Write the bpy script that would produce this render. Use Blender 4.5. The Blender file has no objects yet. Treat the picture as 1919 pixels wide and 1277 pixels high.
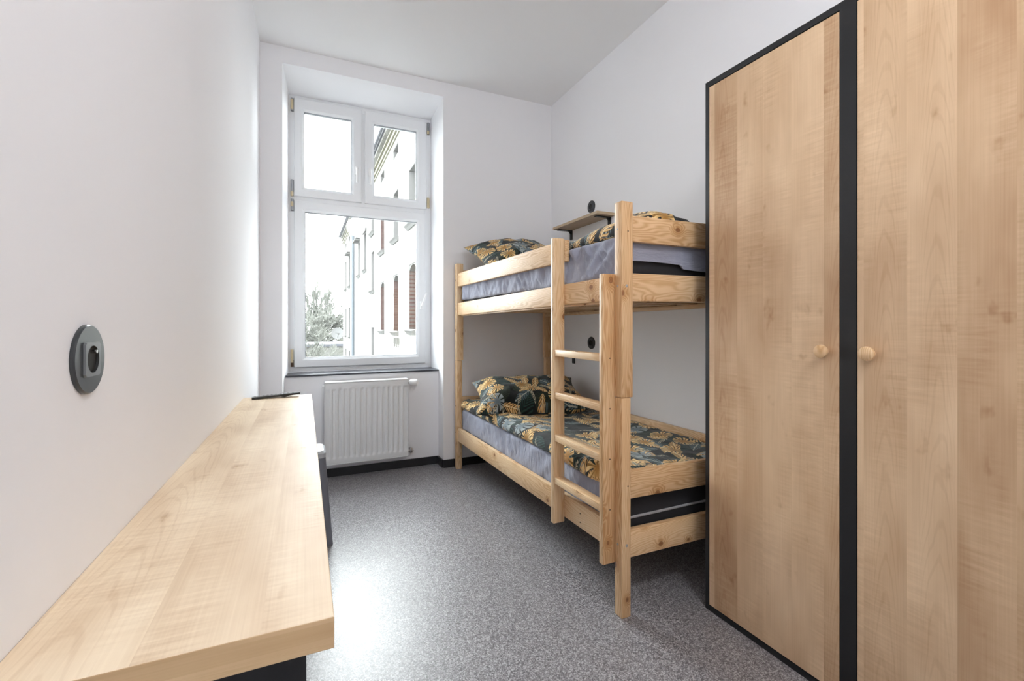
import bpy, bmesh, math, random
from mathutils import Vector, Matrix, noise
random.seed(7)
sc = bpy.context.scene
COL = sc.collection
VEIL, SUNNY, FILL_LAMP = 5.5, 22.0, 42.0
# ------------------------------------------------------------------ camera, sky, light, exposure
YAW = math.radians(24.31)
cd = bpy.data.cameras.new('camera'); cam = bpy.data.objects.new('camera', cd); COL.objects.link(cam)
cd.sensor_width = 36.0; cd.lens = 860.0 / 1919 * 36; cd.shift_y = -30.5 / 1919
cd.clip_start = 0.02; cd.clip_end = 400
cam.location = (0, 0, 1.15); cam.rotation_euler = (math.radians(90), 0, -YAW)
sc.camera = cam
w = bpy.data.worlds.new('overcast_sky'); sc.world = w; w.use_nodes = True
bg = w.node_tree.nodes['Background']
bg.inputs[0].default_value = (0.93, 0.965, 1.0, 1)
# thin overcast: an even veil that brightens around the hidden sun, ahead of the window
_n = w.node_tree.nodes; _l = w.node_tree.links
_tc = _n.new('ShaderNodeTexCoord'); _dp = _n.new('ShaderNodeVectorMath'); _dp.operation = 'DOT_PRODUCT'
_dp.inputs[1].default_value = Vector((.22, .85, .46)).normalized()
_mr = _n.new('ShaderNodeMapRange'); _mr.inputs['From Min'].default_value = .35; _mr.inputs['From Max'].default_value = 1.0
_pw = _n.new('ShaderNodeMath'); _pw.operation = 'POWER'; _pw.inputs[1].default_value = 2.0
_ma = _n.new('ShaderNodeMath'); _ma.operation = 'MULTIPLY_ADD'; _ma.inputs[1].default_value = SUNNY; _ma.inputs[2].default_value = VEIL
_l.new(_tc.outputs['Generated'], _dp.inputs[0]); _l.new(_dp.outputs['Value'], _mr.inputs['Value']); _l.new(_mr.outputs[0], _pw.inputs[0])
_l.new(_pw.outputs[0], _ma.inputs[0]); _l.new(_ma.outputs[0], bg.inputs[1])
pl_ = bpy.data.lights.new('window_daylight_portal', 'AREA'); pl_.shape = 'RECTANGLE'; pl_.size = 1.2; pl_.size_y = 2.3
pl_.cycles.is_portal = True
po = bpy.data.objects.new('window_daylight_portal', pl_); COL.objects.link(po)
po.location = (0.44, 4.32, 1.85); po.rotation_euler = (math.radians(-90), 0, 0)
sc.view_settings.view_transform = 'Standard'; sc.view_settings.look = 'None'
sc.view_settings.gamma = 1.0; sc.view_settings.use_curve_mapping = False
sc.view_settings.exposure = 0.41
cy = sc.cycles
cy.max_bounces = 16; cy.diffuse_bounces = 12; cy.glossy_bounces = 4; cy.transparent_max_bounces = 12
cy.sample_clamp_indirect = 8; cy.caustics_reflective = False; cy.caustics_refractive = False
cy.use_denoising = True

# ------------------------------------------------------------------ node helper
class S:
    """socket wrapper with arithmetic"""
    def __init__(s, M, k): s.M = M; s.k = k
    def _m(s, op, b=None, c=None):
        n = s.M.nt.nodes.new('ShaderNodeMath'); n.operation = op
        for i, v in enumerate((s, b, c)):
            if v is None: continue
            if isinstance(v, S): s.M.nt.links.new(v.k, n.inputs[i])
            else: n.inputs[i].default_value = v
        return S(s.M, n.outputs[0])
    def __add__(s, b): return s._m('ADD', b)
    def __radd__(s, b): return s._m('ADD', b)
    def __sub__(s, b): return s._m('SUBTRACT', b)
    def __rsub__(s, b): return (s * -1) + b
    def __mul__(s, b): return s._m('MULTIPLY', b)
    def __rmul__(s, b): return s._m('MULTIPLY', b)
    def __truediv__(s, b): return s._m('DIVIDE', b)
    def gt(s, b): return s._m('GREATER_THAN', b)
    def lt(s, b): return s._m('LESS_THAN', b)
    def sin(s): return s._m('SINE')
    def abs(s): return s._m('ABSOLUTE')
    def fl(s): return s._m('FLOOR')
    def fr(s): return s._m('FRACT')
    def pw(s, b): return s._m('POWER', b)
    def mx(s, b): return s._m('MAXIMUM', b)
    def mn(s, b): return s._m('MINIMUM', b)
    def at2(s, b): return s._m('ARCTAN2', b)
    def sm(s, a, b):
        n = s.M.nt.nodes.new('ShaderNodeMapRange'); n.interpolation_type = 'SMOOTHSTEP'
        s.M.nt.links.new(s.k, n.inputs['Value']); n.inputs['From Min'].default_value = a; n.inputs['From Max'].default_value = b
        return S(s.M, n.outputs[0])

class Mat:
    def __init__(s, name, base=(.8, .8, .8), rough=.5, metal=0.0, spec=.5):
        s.m = bpy.data.materials.new(name); s.m.use_nodes = True; s.nt = s.m.node_tree
        s.b = s.nt.nodes['Principled BSDF']
        s.b.inputs['Base Color'].default_value = (*base, 1); s.b.inputs['Roughness'].default_value = rough
        s.b.inputs['Metallic'].default_value = metal; s.b.inputs['Specular IOR Level'].default_value = spec
    def coord(s, which='UV'):
        n = s.nt.nodes.new('ShaderNodeTexCoord'); return S(s, n.outputs[which])
    def sep(s, v):
        n = s.nt.nodes.new('ShaderNodeSeparateXYZ'); s.nt.links.new(v.k, n.inputs[0]); return [S(s, o) for o in n.outputs]
    def comb(s, x=0, y=0, z=0):
        n = s.nt.nodes.new('ShaderNodeCombineXYZ')
        for i, v in enumerate((x, y, z)):
            if isinstance(v, S): s.nt.links.new(v.k, n.inputs[i])
            else: n.inputs[i].default_value = v
        return S(s, n.outputs[0])
    def noise(s, v, scale=5, detail=3, rough=.5, dist=0):
        n = s.nt.nodes.new('ShaderNodeTexNoise'); s.nt.links.new(v.k, n.inputs['Vector'])
        n.inputs['Scale'].default_value = scale; n.inputs['Detail'].default_value = detail
        n.inputs['Roughness'].default_value = rough; n.inputs['Distortion'].default_value = dist
        return S(s, n.outputs['Fac'])
    def white(s, v):
        n = s.nt.nodes.new('ShaderNodeTexWhiteNoise'); n.noise_dimensions = '3D'; s.nt.links.new(v.k, n.inputs['Vector'])
        return S(s, n.outputs['Value'])
    def voro(s, v, scale=5, rnd=1.0, dims='2D', feature='F1'):
        n = s.nt.nodes.new('ShaderNodeTexVoronoi'); n.voronoi_dimensions = dims; n.feature = feature
        s.nt.links.new(v.k, n.inputs['Vector']); n.inputs['Scale'].default_value = scale; n.inputs['Randomness'].default_value = rnd
        return n
    def mixc(s, f, a, b):
        n = s.nt.nodes.new('ShaderNodeMix'); n.data_type = 'RGBA'
        for k, v in (('Factor', f),):
            if isinstance(v, S): s.nt.links.new(v.k, n.inputs[0])
            else: n.inputs[0].default_value = v
        for i, v in ((6, a), (7, b)):
            if isinstance(v, S): s.nt.links.new(v.k, n.inputs[i])
            else: n.inputs[i].default_value = (*v, 1)
        return S(s, n.outputs[2])
    def ramp(s, f, stops, interp='LINEAR'):
        n = s.nt.nodes.new('ShaderNodeValToRGB'); s.nt.links.new(f.k, n.inputs[0]); cr = n.color_ramp; cr.interpolation = interp
        while len(cr.elements) < len(stops): cr.elements.new(.5)
        for e, (p, c) in zip(cr.elements, stops): e.position = p; e.color = (*c, 1)
        return S(s, n.outputs[0])
    def color(s, c): s.nt.links.new(c.k, s.b.inputs['Base Color']); return s
    def rough(s, r): s.nt.links.new(r.k, s.b.inputs['Roughness']); return s
    def bump(s, hgt, strength=.2, dist=.002):
        n = s.nt.nodes.new('ShaderNodeBump'); s.nt.links.new(hgt.k, n.inputs['Height'])
        n.inputs['Strength'].default_value = strength; n.inputs['Distance'].default_value = dist
        s.nt.links.new(n.outputs[0], s.b.inputs['Normal']); return s

# ------------------------------------------------------------------ materials
def paint(name, c, bs=.12):
    M = Mat(name, c, .75, spec=.3); v = M.coord('Object')
    n = M.noise(v, 90, 3); big = M.noise(v, 1.3, 2)
    M.color(M.mixc(big, tuple(x * .985 for x in c), tuple(min(1, x * 1.015) for x in c)))
    return M.bump(n, bs, .0015)
m_wall = paint('wall_paint', (.845, .845, .862)).m
m_ceil = paint('ceiling_paint', (.86, .858, .86)).m

def floor_mat():
    M = Mat('speckled_vinyl', rough=.36, spec=.5); v = M.coord('Object')
    a = M.voro(v, 340, 1, '3D'); b = M.voro(v, 230, 1, '3D')
    ca = S(M, a.outputs['Color']); cb = S(M, b.outputs['Color'])
    r = M.sep(ca)[0]; r2 = M.sep(cb)[1]
    base = M.ramp(r, [(0, (.11, .103, .11)), (.3, (.17, .162, .17)), (.62, (.24, .232, .243)), (.86, (.35, .342, .355)), (1, (.48, .472, .48))])
    c = M.mixc(r2.gt(.87), base, (.105, .097, .105)); c = M.mixc(r2.lt(.10), c, (.42, .415, .43))
    M.color(c); n = M.noise(v, 160, 2); s = M.noise(v, 2.2, 3)
    M.rough(s * .16 + .27); return M.bump(n, .25, .001).m
m_floor = floor_mat()
m_skirt = Mat('black_skirting', (.012, .012, .014), .45).m
m_blackframe = Mat('matt_black_edge', (.010, .0105, .012), .42).m
m_blackmetal = Mat('black_powder_coat', (.012, .012, .013), .4).m
m_pvc = Mat('white_pvc', (.80, .815, .83), .3).m
m_rad = Mat('radiator_enamel', (.80, .815, .82), .28).m
m_valve = Mat('white_plastic', (.84, .84, .84), .35).m
m_chrome = Mat('chromed_brass', (.55, .53, .52), .22, 1.0).m
m_hinge = Mat('cream_hinge_cap', (.62, .52, .33), .4).m
m_steel = Mat('zinc_hinge_steel', (.33, .34, .36), .4, .8).m
m_slate = Mat('dark_sill_board', (.045, .048, .06), .32).m
m_gasket = Mat('grey_gasket', (.25, .26, .28), .6).m
m_bolt = Mat('zinc_bolt', (.42, .42, .42), .45, .6).m
m_screw = Mat('countersunk_screw_hole', (.10, .06, .035), .6).m

def glass_mat():
    M = Mat('window_glass'); nt = M.nt
    t = nt.nodes.new('ShaderNodeBsdfTransparent'); t.inputs[0].default_value = (.96, .98, .97, 1)
    g = nt.nodes.new('ShaderNodeBsdfGlossy'); g.inputs['Roughness'].default_value = .02
    mx = nt.nodes.new('ShaderNodeMixShader'); mx.inputs[0].default_value = .05
    nt.links.new(t.outputs[0], mx.inputs[1]); nt.links.new(g.outputs[0], mx.inputs[2])
    nt.links.new(mx.outputs[0], nt.nodes['Material Output'].inputs[0]); return M.m
m_glass = glass_mat()

def maple(name, dark, light, strip=.105, rough=.4, fig=1.0):
    M = Mat(name, rough=rough, spec=.45); u, v, _ = M.sep(M.coord('UV'))
    sidx = (v / strip).fl(); s = (v / strip).fr() - .5
    rnd = M.white(M.comb(sidx, 3.1, 0)); rnd2 = M.white(M.comb(sidx, 9.7, 0))
    uu = u + rnd * 5.0
    wob = M.noise(M.comb(uu * 1.6, v * 9.0, sidx), 1, 3)
    # cathedral arches (only on some strips)
    cen = s + (rnd2 - .5) * .25
    arch = ((uu * 9.0 + cen * cen * 26.0 + wob * 5.5) * 6.283).sin()
    arch = arch.sm(.45, 1.0) * (1 - cen.abs().sm(.18, .46)) * rnd.gt(.45)
    fine = M.noise(M.comb(uu * 3.0, v * 260.0, 0), 1, 4, .6)                      # pores along the grain
    figure = M.noise(M.comb(uu * 95.0, v * 7.0 + wob * 1.5, 2), 1, 3, .6)         # flame figure across
    figamt = M.noise(M.comb(uu * 2.2, v * 6.0, 7), 1, 2).sm(.42, .62)
    fleck = M.noise(M.comb(uu * 9.0, v * 14.0, 5), 1, 3, .55).sm(.62, .78)
    cloud = M.noise(M.comb(uu * 2.5, v * 7.0, 11), 1, 3)
    t = (cloud - .5) * 1.15 + (rnd2 - .5) * .42 + (fine - .5) * .35 + (figure - .5) * figamt * .62 * fig - .0
    t = t + .52 - arch * .11 - fleck * .40
    mid = tuple((a + b) / 2 for a, b in zip(dark, light))
    M.color(M.ramp(t, [(.0, dark), (.5, mid), (1, light)])); M.rough(fine * .1 + rough - .05)
    return M.bump(fine, .08, .0006).m
m_maple = maple('maple_laminate', (.39, .22, .11), (.81, .60, .39))
m_table = maple('pale_maple_worktop', (.47, .29, .145), (.93, .79, .59), .13, .5, 1.1)
bpy.data.materials['pale_maple_worktop'].node_tree.nodes['Principled BSDF'].inputs['Specular IOR Level'].default_value = .25
m_edge = maple('worktop_edge_band', (.46, .29, .14), (.74, .54, .32), .02, .4, .2)

def pine(name, warm=0.0, few=.44):
    M = Mat(name, rough=.42, spec=.42); u, v, _ = M.sep(M.coord('UV'))
    info = M.nt.nodes.new('ShaderNodeObjectInfo'); rnd = S(M, info.outputs['Random'])
    u = u + rnd * 7.0; v = v + rnd * 3.3
    kv = M.voro(M.comb(u * 3.4, v * 9.0, 0), 1, .95); kp = S(M, kv.outputs['Position']); kx, ky, _ = M.sep(kp)
    kr = M.sep(S(M, kv.outputs['Color']))[0]
    dx = (u * 3.4 - kx) / 3.4; dy = (v * 9.0 - ky) / 9.0
    d = (dx * dx * .55 + dy * dy)._m('SQRT')
    present = kr.gt(few); size = kr * .006 + .0045
    knot = (1 - (d / size).sm(.75, 1.15)) * present
    halo = (1 - (d / size).sm(.8, 4.2)) * present
    wob = M.noise(M.comb(u * 1.3, v * 8.0, 0), 1, 3, .5)
    rings = (v * 95.0 + wob * 22.0 + halo * 2.6)
    r = (rings * 3.1415).sin().abs().pw(2.5)
    fine = M.noise(M.comb(u * 5.0, v * 420.0, 0), 1, 3)
    cl = M.noise(M.comb(u * 2.0, v * 5.0, 4), 1, 2)
    t = .60 + (cl - .5) * .8 - r * .30 + (fine - .5) * .25 - halo * .28 - (rnd - .5) * .28 - warm
    c = M.ramp(t, [(0, (.50, .265, .105)), (.45, (.74, .51, .29)), (1, (.88, .71, .48))])
    c = M.mixc(knot, c, M.ramp((d / size), [(0, (.20, .08, .03)), (.6, (.34, .15, .055)), (1, (.13, .05, .022))]))
    M.color(c); return M.bump(fine, .12, .0006).m
m_pine = pine('lacquered_pine'); m_pinew = pine('warm_lacquered_pine', .12, .24)

def weave(M, u, v, k=.06):
    a = (u * 2200.0).sin() * (v * 2200.0).sin(); return a * k
def sheet_mat():
    M = Mat('grey_blue_cotton', rough=.85, spec=.2); u, v, _ = M.sep(M.coord('UV'))
    n = M.noise(M.comb(u * 40.0, v * 8.0, 0), 1, 5, .65); f = M.noise(M.comb(u, v, 0), 900, 2)
    c = M.mixc(n, (.28, .295, .37), (.36, .38, .47)); M.color(c)
    M.b.inputs['Sheen Weight'].default_value = .25
    wr = M.noise(M.comb(u * 30.0, v * 6.0, 3), 1, 4, .6, 1.0)
    return M.bump(wr + f * .05, .8, .011).m
m_sheet = sheet_mat()

def leafmat():
    M = Mat('tropical_leaf_cotton', rough=.8, spec=.2); u0, v0, _ = M.sep(M.coord('UV'))
    w1 = M.noise(M.comb(u0, v0, 0), 9, 2); w2 = M.noise(M.comb(u0, v0, 5), 9, 2)
    U = u0 + (w1 - .5) * .03; V = v0 + (w2 - .5) * .03
    def cell(scale, ox, rnd=.75):
        n = M.voro(M.comb(U * scale + ox, V * scale + ox * .37, 0), 1, rnd)
        px, py, _ = M.sep(S(M, n.outputs['Position'])); cr, cg, cb = M.sep(S(M, n.outputs['Color']))
        dx = U * scale + ox - px; dy = V * scale + ox * .37 - py
        a = cr * 6.283; ca = (a + 1.5708).sin(); sa = a.sin()
        return dx * ca + dy * sa, dy * ca - dx * sa, cg, cb
    def palm(scale, ox, wd, stripes, thr):
        x, y, g, b = cell(scale * 1.2, ox)
        ya = y.abs(); t = (x / .60)
        out = ((1 - t * t) * wd - ya).gt(0) * x.abs().lt(.60)
        st = ((x * .8 + ya * 1.25) * stripes).sin()
        slit = 1 - st.lt(-.55) * ya.gt(.035)
        return out * slit * g.gt(thr), st, ya, b
    def monst(scale, ox, thr):
        x, y, g, b = cell(scale * 1.2, ox)
        r = (x * x + y * y)._m('SQRT'); th = y.at2(x)
        R = (th.abs() * .9)._m('COSINE') * .07 + .40
        cut = ((th * 8.5 + r * 3.0).sin().gt(.62)) * r.gt(.15)
        out = r.lt(R) * (1 - cut)
        vein = (th * 8.5 + r * 3.0 + 3.1).sin().gt(.80)
        return out * g.gt(thr), vein, r, b
    bgn = M.noise(M.comb(U * 14.0, V * 14.0, 2), 1, 2)
    c = M.ramp(bgn, [(.35, (.008, .009, .010)), (.65, (.018, .022, .022))])
    m, st, ya, b = palm(5.0, 3.3, .36, 60., .12)
    lc = M.mixc(st.sm(-.2, .9), (.010, .026, .024), (.03, .066, .055)); lc = M.mixc(b.gt(.6), lc, (.03, .042, .028)); c = M.mixc(m, c, lc)
    m, st, ya, b = palm(6.3, 17.9, .24, 48., .42)
    lc = M.mixc(st.sm(-.3, .9), (.05, .078, .088), (.13, .19, .21)); lc = M.mixc(ya.lt(.018), lc, (.50, .50, .42)); c = M.mixc(m, c, lc)
    m, st, ya, b = palm(6.6, 41.7, .22, 44., .24)
    lc = M.mixc(st.sm(-.3, .9), (.42, .22, .06), (.82, .55, .24)); lc = M.mixc(ya.lt(.02), lc, (.80, .66, .40)); c = M.mixc(m, c, lc)
    m, vn, r, b = monst(5.4, 71.2, .22)
    lc = M.mixc(r.sm(.05, .4), (.42, .21, .05), (.88, .64, .30)); lc = M.mixc(vn, lc, (.30, .16, .04)); lc = M.mixc(b.gt(.82), lc, M.mixc(r.sm(.05, .4), (.14, .18, .20), (.32, .36, .36)))
    c = M.mixc(m, c, lc)
    m, st, ya, b = palm(8.2, 97.1, .11, 50., .66)
    lc = M.mixc(st.sm(-.3, .9), (.06, .07, .06), (.62, .56, .40)); c = M.mixc(m, c, lc)
    M.color(c); M.b.inputs['Sheen Weight'].default_value = .15
    wr = M.noise(M.comb(u0, v0, 1), 16, 4, .6, .8); return M.bump(wr, .5, .008).m
m_leaf = leafmat()
m_mattress = Mat('dark_mattress_cover', (.018, .018, .021), .9).m
m_piping = Mat('mattress_piping', (.33, .33, .35), .8).m
m_sock = Mat('anthracite_socket', (.045, .05, .055), .28, .25).m
m_sockin = Mat('grey_socket_insert', (.17, .18, .19), .32, .3).m
m_sockdark = Mat('socket_well', (.004, .004, .0045), .6).m
m_stool = Mat('grey_moulded_plastic', (.16, .17, .20), .42).m
m_stooltop = Mat('light_grey_plastic', (.42, .45, .48), .45).m
m_remote = Mat('black_remote_plastic', (.012, .012, .012), .35).m
m_button = Mat('rubber_buttons', (.22, .23, .24), .6).m

def plaster_out():
    M = Mat('weathered_render', rough=.9, spec=.1); v = M.coord('Object')
    n = M.noise(v, .55, 6, .7); n2 = M.noise(v, 4, 4, .7)
    M.color(M.mixc((n * .6 + n2 * .4).sm(.38, .52), (.27, .265, .245), (.44, .435, .41))); return M.m
m_render = plaster_out()
def brickm():
    M = Mat('old_red_brick', rough=.9, spec=.1); x, y, z = M.sep(M.coord('Object'))
    n = M.nt.nodes.new('ShaderNodeTexBrick'); vv = M.comb(y, z, 0); M.nt.links.new(vv.k, n.inputs['Vector'])
    n.inputs['Scale'].default_value = 4.0; n.inputs['Color1'].default_value = (.10, .058, .052, 1); n.inputs['Color2'].default_value = (.135, .08, .07, 1)
    n.inputs['Mortar'].default_value = (.15, .13, .12, 1); n.inputs['Mortar Size'].default_value = .03
    M.color(S(M, n.outputs['Color'])); return M.m
m_brick = brickm()
m_outgrey = Mat('exterior_grey_stone', (.15, .15, .142), .9).m
m_reveal = Mat('grimy_shaded_reveal', (.21, .205, .20), .9).m  # dirty render and the shade inside the opening, both put into this grey
m_outdark = Mat('exterior_window_dark', (.12, .125, .13), .4).m
m_outyellow = Mat('ochre_cornice', (.26, .25, .19), .9).m
m_pipe = Mat('blue_grey_downpipe', (.14, .165, .19), .6).m
m_roof = Mat('roof_sheet', (.12, .125, .145), .7).m
m_bark = Mat('pale_bark', (.12, .12, .11), .95).m
m_twig = Mat('twigs_and_buds', (.22, .225, .20), .95).m
m_ground = Mat('courtyard_ground', (.08, .08, .075), .95).m
m_dish = Mat('dish_white', (.26, .26, .26), .6).m
m_shed = Mat('shed_wall', (.24, .237, .225), .9).m

# ------------------------------------------------------------------ mesh helpers
AX = {'x': 0, 'y': 1, 'z': 2}
def uv_box(bm, grain='z', off=None):
    uv = bm.loops.layers.uv.verify(); g = AX[grain]
    o = off if off is not None else (random.random() * 9, random.random() * 9)
    for f in bm.faces:
        n = f.normal; k = max(range(3), key=lambda i: abs(n[i]))
        rest = [i for i in range(3) if i != k]
        if g in rest: a = g; b = [i for i in rest if i != g][0]
        else: a, b = rest
        for l in f.loops:
            c = l.vert.co; l[uv].uv = (c[a] + o[0], c[b] + o[1] + .37 * k)
def add_box(bm, x0, x1, y0, y1, z0, z1, bev=0.0, seg=2):
    vs = [bm.verts.new((x, y, z)) for x in (x0, x1) for y in (y0, y1) for z in (z0, z1)]
    F = [(0, 1, 3, 2), (4, 6, 7, 5), (0, 4, 5, 1), (2, 3, 7, 6), (0, 2, 6, 4), (1, 5, 7, 3)]
    fs = [bm.faces.new([vs[i] for i in f]) for f in F]
    if bev > 0:
        es = list({e for f in fs for e in f.edges})
        bmesh.ops.bevel(bm, geom=es, offset=bev, segments=seg, affect='EDGES', profile=.5)
def add_prism(bm, pts, lo, hi, axis='z'):
    """polygon pts in the plane across `axis`, extruded lo..hi"""
    def P(p, h):
        if axis == 'z': return (p[0], p[1], h)
        if axis == 'x': return (h, p[0], p[1])
        return (p[0], h, p[1])
    a = [bm.verts.new(P(p, lo)) for p in pts]; b = [bm.verts.new(P(p, hi)) for p in pts]
    n = len(pts); bm.faces.new(a); bm.faces.new(b)
    for i in range(n): bm.faces.new((a[i], a[(i + 1) % n], b[(i + 1) % n], b[i]))
def add_tube(bm, pts, r, seg=8, r2=None):
    pts = [Vector(p) for p in pts]; rings = []
    for i, p in enumerate(pts):
        d = (pts[min(i + 1, len(pts) - 1)] - pts[max(i - 1, 0)]).normalized()
        a = d.orthogonal().normalized() if i == 0 else (rings_a - d * rings_a.dot(d)).normalized()
        rings_a = a; b = d.cross(a)
        rr = r if r2 is None else r + (r2 - r) * i / (len(pts) - 1)
        rings.append([bm.verts.new(p + (a * math.cos(t) + b * math.sin(t)) * rr) for t in [2 * math.pi * k / seg for k in range(seg)]])
    for A, B in zip(rings, rings[1:]):
        for k in range(seg): bm.faces.new((A[k], A[(k + 1) % seg], B[(k + 1) % seg], B[k]))
    bm.faces.new(rings[0][::-1]); bm.faces.new(rings[-1])
def add_lathe(bm, prof, origin, axis=(0, 0, 1), seg=32):
    """prof: (radius, height) pairs"""
    ax = Vector(axis).normalized(); a = ax.orthogonal().normalized(); b = ax.cross(a); o = Vector(origin); rings = []
    for r, hh in prof:
        if r < 1e-6: rings.append([bm.verts.new(o + ax * hh)])
        else: rings.append([bm.verts.new(o + ax * hh + (a * math.cos(t) + b * math.sin(t)) * r) for t in [2 * math.pi * k / seg for k in range(seg)]])
    for A, B in zip(rings, rings[1:]):
        for k in range(seg):
            k2 = (k + 1) % seg
            if len(A) == 1 and len(B) > 1: bm.faces.new((A[0], B[k2], B[k]))
            elif len(B) == 1 and len(A) > 1: bm.faces.new((A[k], A[k2], B[0]))
            elif len(A) > 1: bm.faces.new((A[k], A[k2], B[k2], B[k]))
def finish(name, bm, m, parent=None, grain='z', smooth=False, uv=True, off=None, kind=None):
    bmesh.ops.recalc_face_normals(bm, faces=bm.faces); bm.normal_update()
    if uv: uv_box(bm, grain, off)
    me = bpy.data.meshes.new(name); bm.to_mesh(me); bm.free()
    me.materials.append(m)
    if smooth:
        for p in me.polygons: p.use_smooth = True
        try: me.set_sharp_from_angle(angle=math.radians(40))
        except Exception: pass
    o = bpy.data.objects.new(name, me); COL.objects.link(o)
    if parent: o.parent = parent
    if kind: o['kind'] = kind
    return o
def box(name, x0, x1, y0, y1, z0, z1, m, parent=None, bev=.0, grain='z', kind=None, seg=2):
    bm = bmesh.new(); add_box(bm, x0, x1, y0, y1, z0, z1, bev, seg)
    return finish(name, bm, m, parent, grain, kind=kind, smooth=bev > 0)
def tag(o, label=None, cat=None, group=None, kind=None):
    if label: o['label'] = label
    if cat: o['category'] = cat
    if group: o['group'] = group
    if kind: o['kind'] = kind
    return o
def thing(name, label, cat, loc=(0, 0, 0), rz=0, group=None, kind=None):
    o = bpy.data.objects.new(name, None); COL.objects.link(o); o.empty_display_size = .05
    o.location = loc; o.rotation_euler = (0, 0, rz); return tag(o, label, cat, group, kind)
def struct(name, bm, m, label=None, **k):
    o = finish(name, bm, m, **k); o['kind'] = 'structure'
    if label: o['label'] = label
    return o

# ------------------------------------------------------------------ room shell
XL = lambda y: -.325 + .0126 * y
XR = lambda y: 1.999 + .009 * (y - 3.577)
YB, YBACK, ZC = 3.577, -1.7, 3.09
bm = bmesh.new(); add_box(bm, -.7, 2.4, YBACK - .2, 4.25, -.2, 0); struct('floor', bm, m_floor)
bm = bmesh.new(); add_box(bm, -.7, 2.4, YBACK - .2, 4.25, ZC, ZC + .25); struct('ceiling', bm, m_ceil)
bm = bmesh.new(); add_prism(bm, [(XL(YBACK - .2), YBACK - .2), (XL(4.0), 4.0), (-.7, 4.0), (-.7, YBACK - .2)], 0, ZC); struct('wall_left', bm, m_wall)
bm = bmesh.new(); add_prism(bm, [(XR(YBACK - .2), YBACK - .2), (XR(4.0), 4.0), (2.4, 4.0), (2.4, YBACK - .2)], 0, ZC); struct('wall_right', bm, m_wall)
bm = bmesh.new(); add_box(bm, -.7, 2.4, YBACK - .2, YBACK, 0, ZC); struct('wall_front', bm, m_wall)
bm = bmesh.new()
add_prism(bm, [(-.7, YB), (-.142, YB), (-.113, 3.945), (-.113, 4.0), (-.135, 4.01), (-.16, 4.28), (-.7, 4.28)], 0, ZC)
add_prism(bm, [(2.4, YB), (1.013, YB), (1.003, 3.945), (1.003, 4.0), (1.025, 4.01), (1.05, 4.28), (2.4, 4.28)], 0, ZC)
add_prism(bm, [(YB, ZC), (YB, 2.975), (3.945, 2.932), (4.0, 2.932), (4.01, 2.95), (4.28, 2.97), (4.28, ZC)], -.1419, 1.0129, 'x')
add_prism(bm, [(3.715, 0), (3.715, .764), (4.28, .764), (4.28, 0)], -.1419, 1.0129, 'x')
struct('wall_back', bm, m_wall)
# skirting
def skirt(name, pts, t=.010, hh=.062):
    bm = bmesh.new()
    for (a, b) in zip(pts, pts[1:]):
        a = Vector(a); b = Vector(b); d = (b - a).normalized(); n = Vector((-d.y, d.x)) * t
        e = d * t
        add_prism(bm, [tuple(a), tuple(b), tuple(b + n), tuple(a + n)], 0, hh)
    struct(name, bm, m_skirt)
skirt('baseboard_back', [(XR(YB), YB), (1.013, YB), (1.009, 3.715), (-.125, 3.715), (-.142, YB), (XL(YB), YB)], -.012 * -1)
skirt('baseboard_left', [(XL(YB), YB), (XL(YBACK), YBACK)])
skirt('baseboard_right', [(XR(YBACK), YBACK), (XR(YB), YB)])
# sill
bm = bmesh.new(); add_prism(bm, [(-.126, 3.700), (1.010, 3.700), (1.004, 3.945), (-.114, 3.945)], .764, .777)
o = struct('window_sill', bm, m_slate); tag(o, 'thin dark grey window sill board above the radiator', 'window sill')

# added fill lamp, unseen above and behind the camera, brightens walls and furniture
lamp = thing('added_fill_lamp', 'added white globe fill lamp hung from the ceiling out of view', 'lamp', (.80, -.35, ZC))
bm = bmesh.new(); add_lathe(bm, [(0, -.001), (.055, -.001), (.055, -.02), (.012, -.03), (.010, -.10), (.045, -.105), (.045, -.13), (0, -.131)], (0, 0, 0), (0, 0, 1), 32); finish('fill_lamp_base', bm, m_valve, lamp, smooth=True)
ml = Mat('fill_lamp_diffuser', (.9, .9, .88), .5); ml.b.inputs['Emission Color'].default_value = (.985, .985, 1, 1); ml.b.inputs['Emission Strength'].default_value = FILL_LAMP
bm = bmesh.new(); add_lathe(bm, [(.042, -.1295)] + [(.15 * math.sin(math.radians(a)), -.27 + .15 * math.cos(math.radians(a))) for a in range(24, 180, 12)] + [(0, -.42)], (0, 0, 0), (0, 0, 1), 40); finish('fill_lamp_shade', bm, ml.m, lamp, smooth=True)

# ------------------------------------------------------------------ window
def ring(bm, x0, x1, z0, z1, ix0, ix1, iz0, iz1, yf, yb, cham=.008):
    O = [(x0, z0), (x1, z0), (x1, z1), (x0, z1)]; I = [(ix0, iz0), (ix1, iz0), (ix1, iz1), (ix0, iz1)]
    c = cham
    Oc = [(x0 + c * .5, z0 + c * .5), (x1 - c * .5, z0 + c * .5), (x1 - c * .5, z1 - c * .5), (x0 + c * .5, z1 - c * .5)]
    Ic = [(ix0 - c * 2, iz0 - c * 2), (ix1 + c * 2, iz0 - c * 2), (ix1 + c * 2, iz1 + c * 2), (ix0 - c * 2, iz1 + c * 2)]
    loops = [(O, yb), (O, yf + c * .5), (Oc, yf), (Ic, yf), (I, yf + c * 1.2), (I, yb)]
    L = [[bm.verts.new((p[0], y, p[1])) for p in pts] for pts, y in loops]
    L.append(L[0])
    for A, B in zip(L, L[1:]):
        for k in range(4): bm.faces.new((A[k], A[(k + 1) % 4], B[(k + 1) % 4], B[k]))
win = thing('window_1', None, None, (.44, 3.945, .777), kind='structure')
win['label'] = 'tall white plastic window of three panes with two small sashes above one big sash'
WP = Vector((.44, 3.945, .777))
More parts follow.
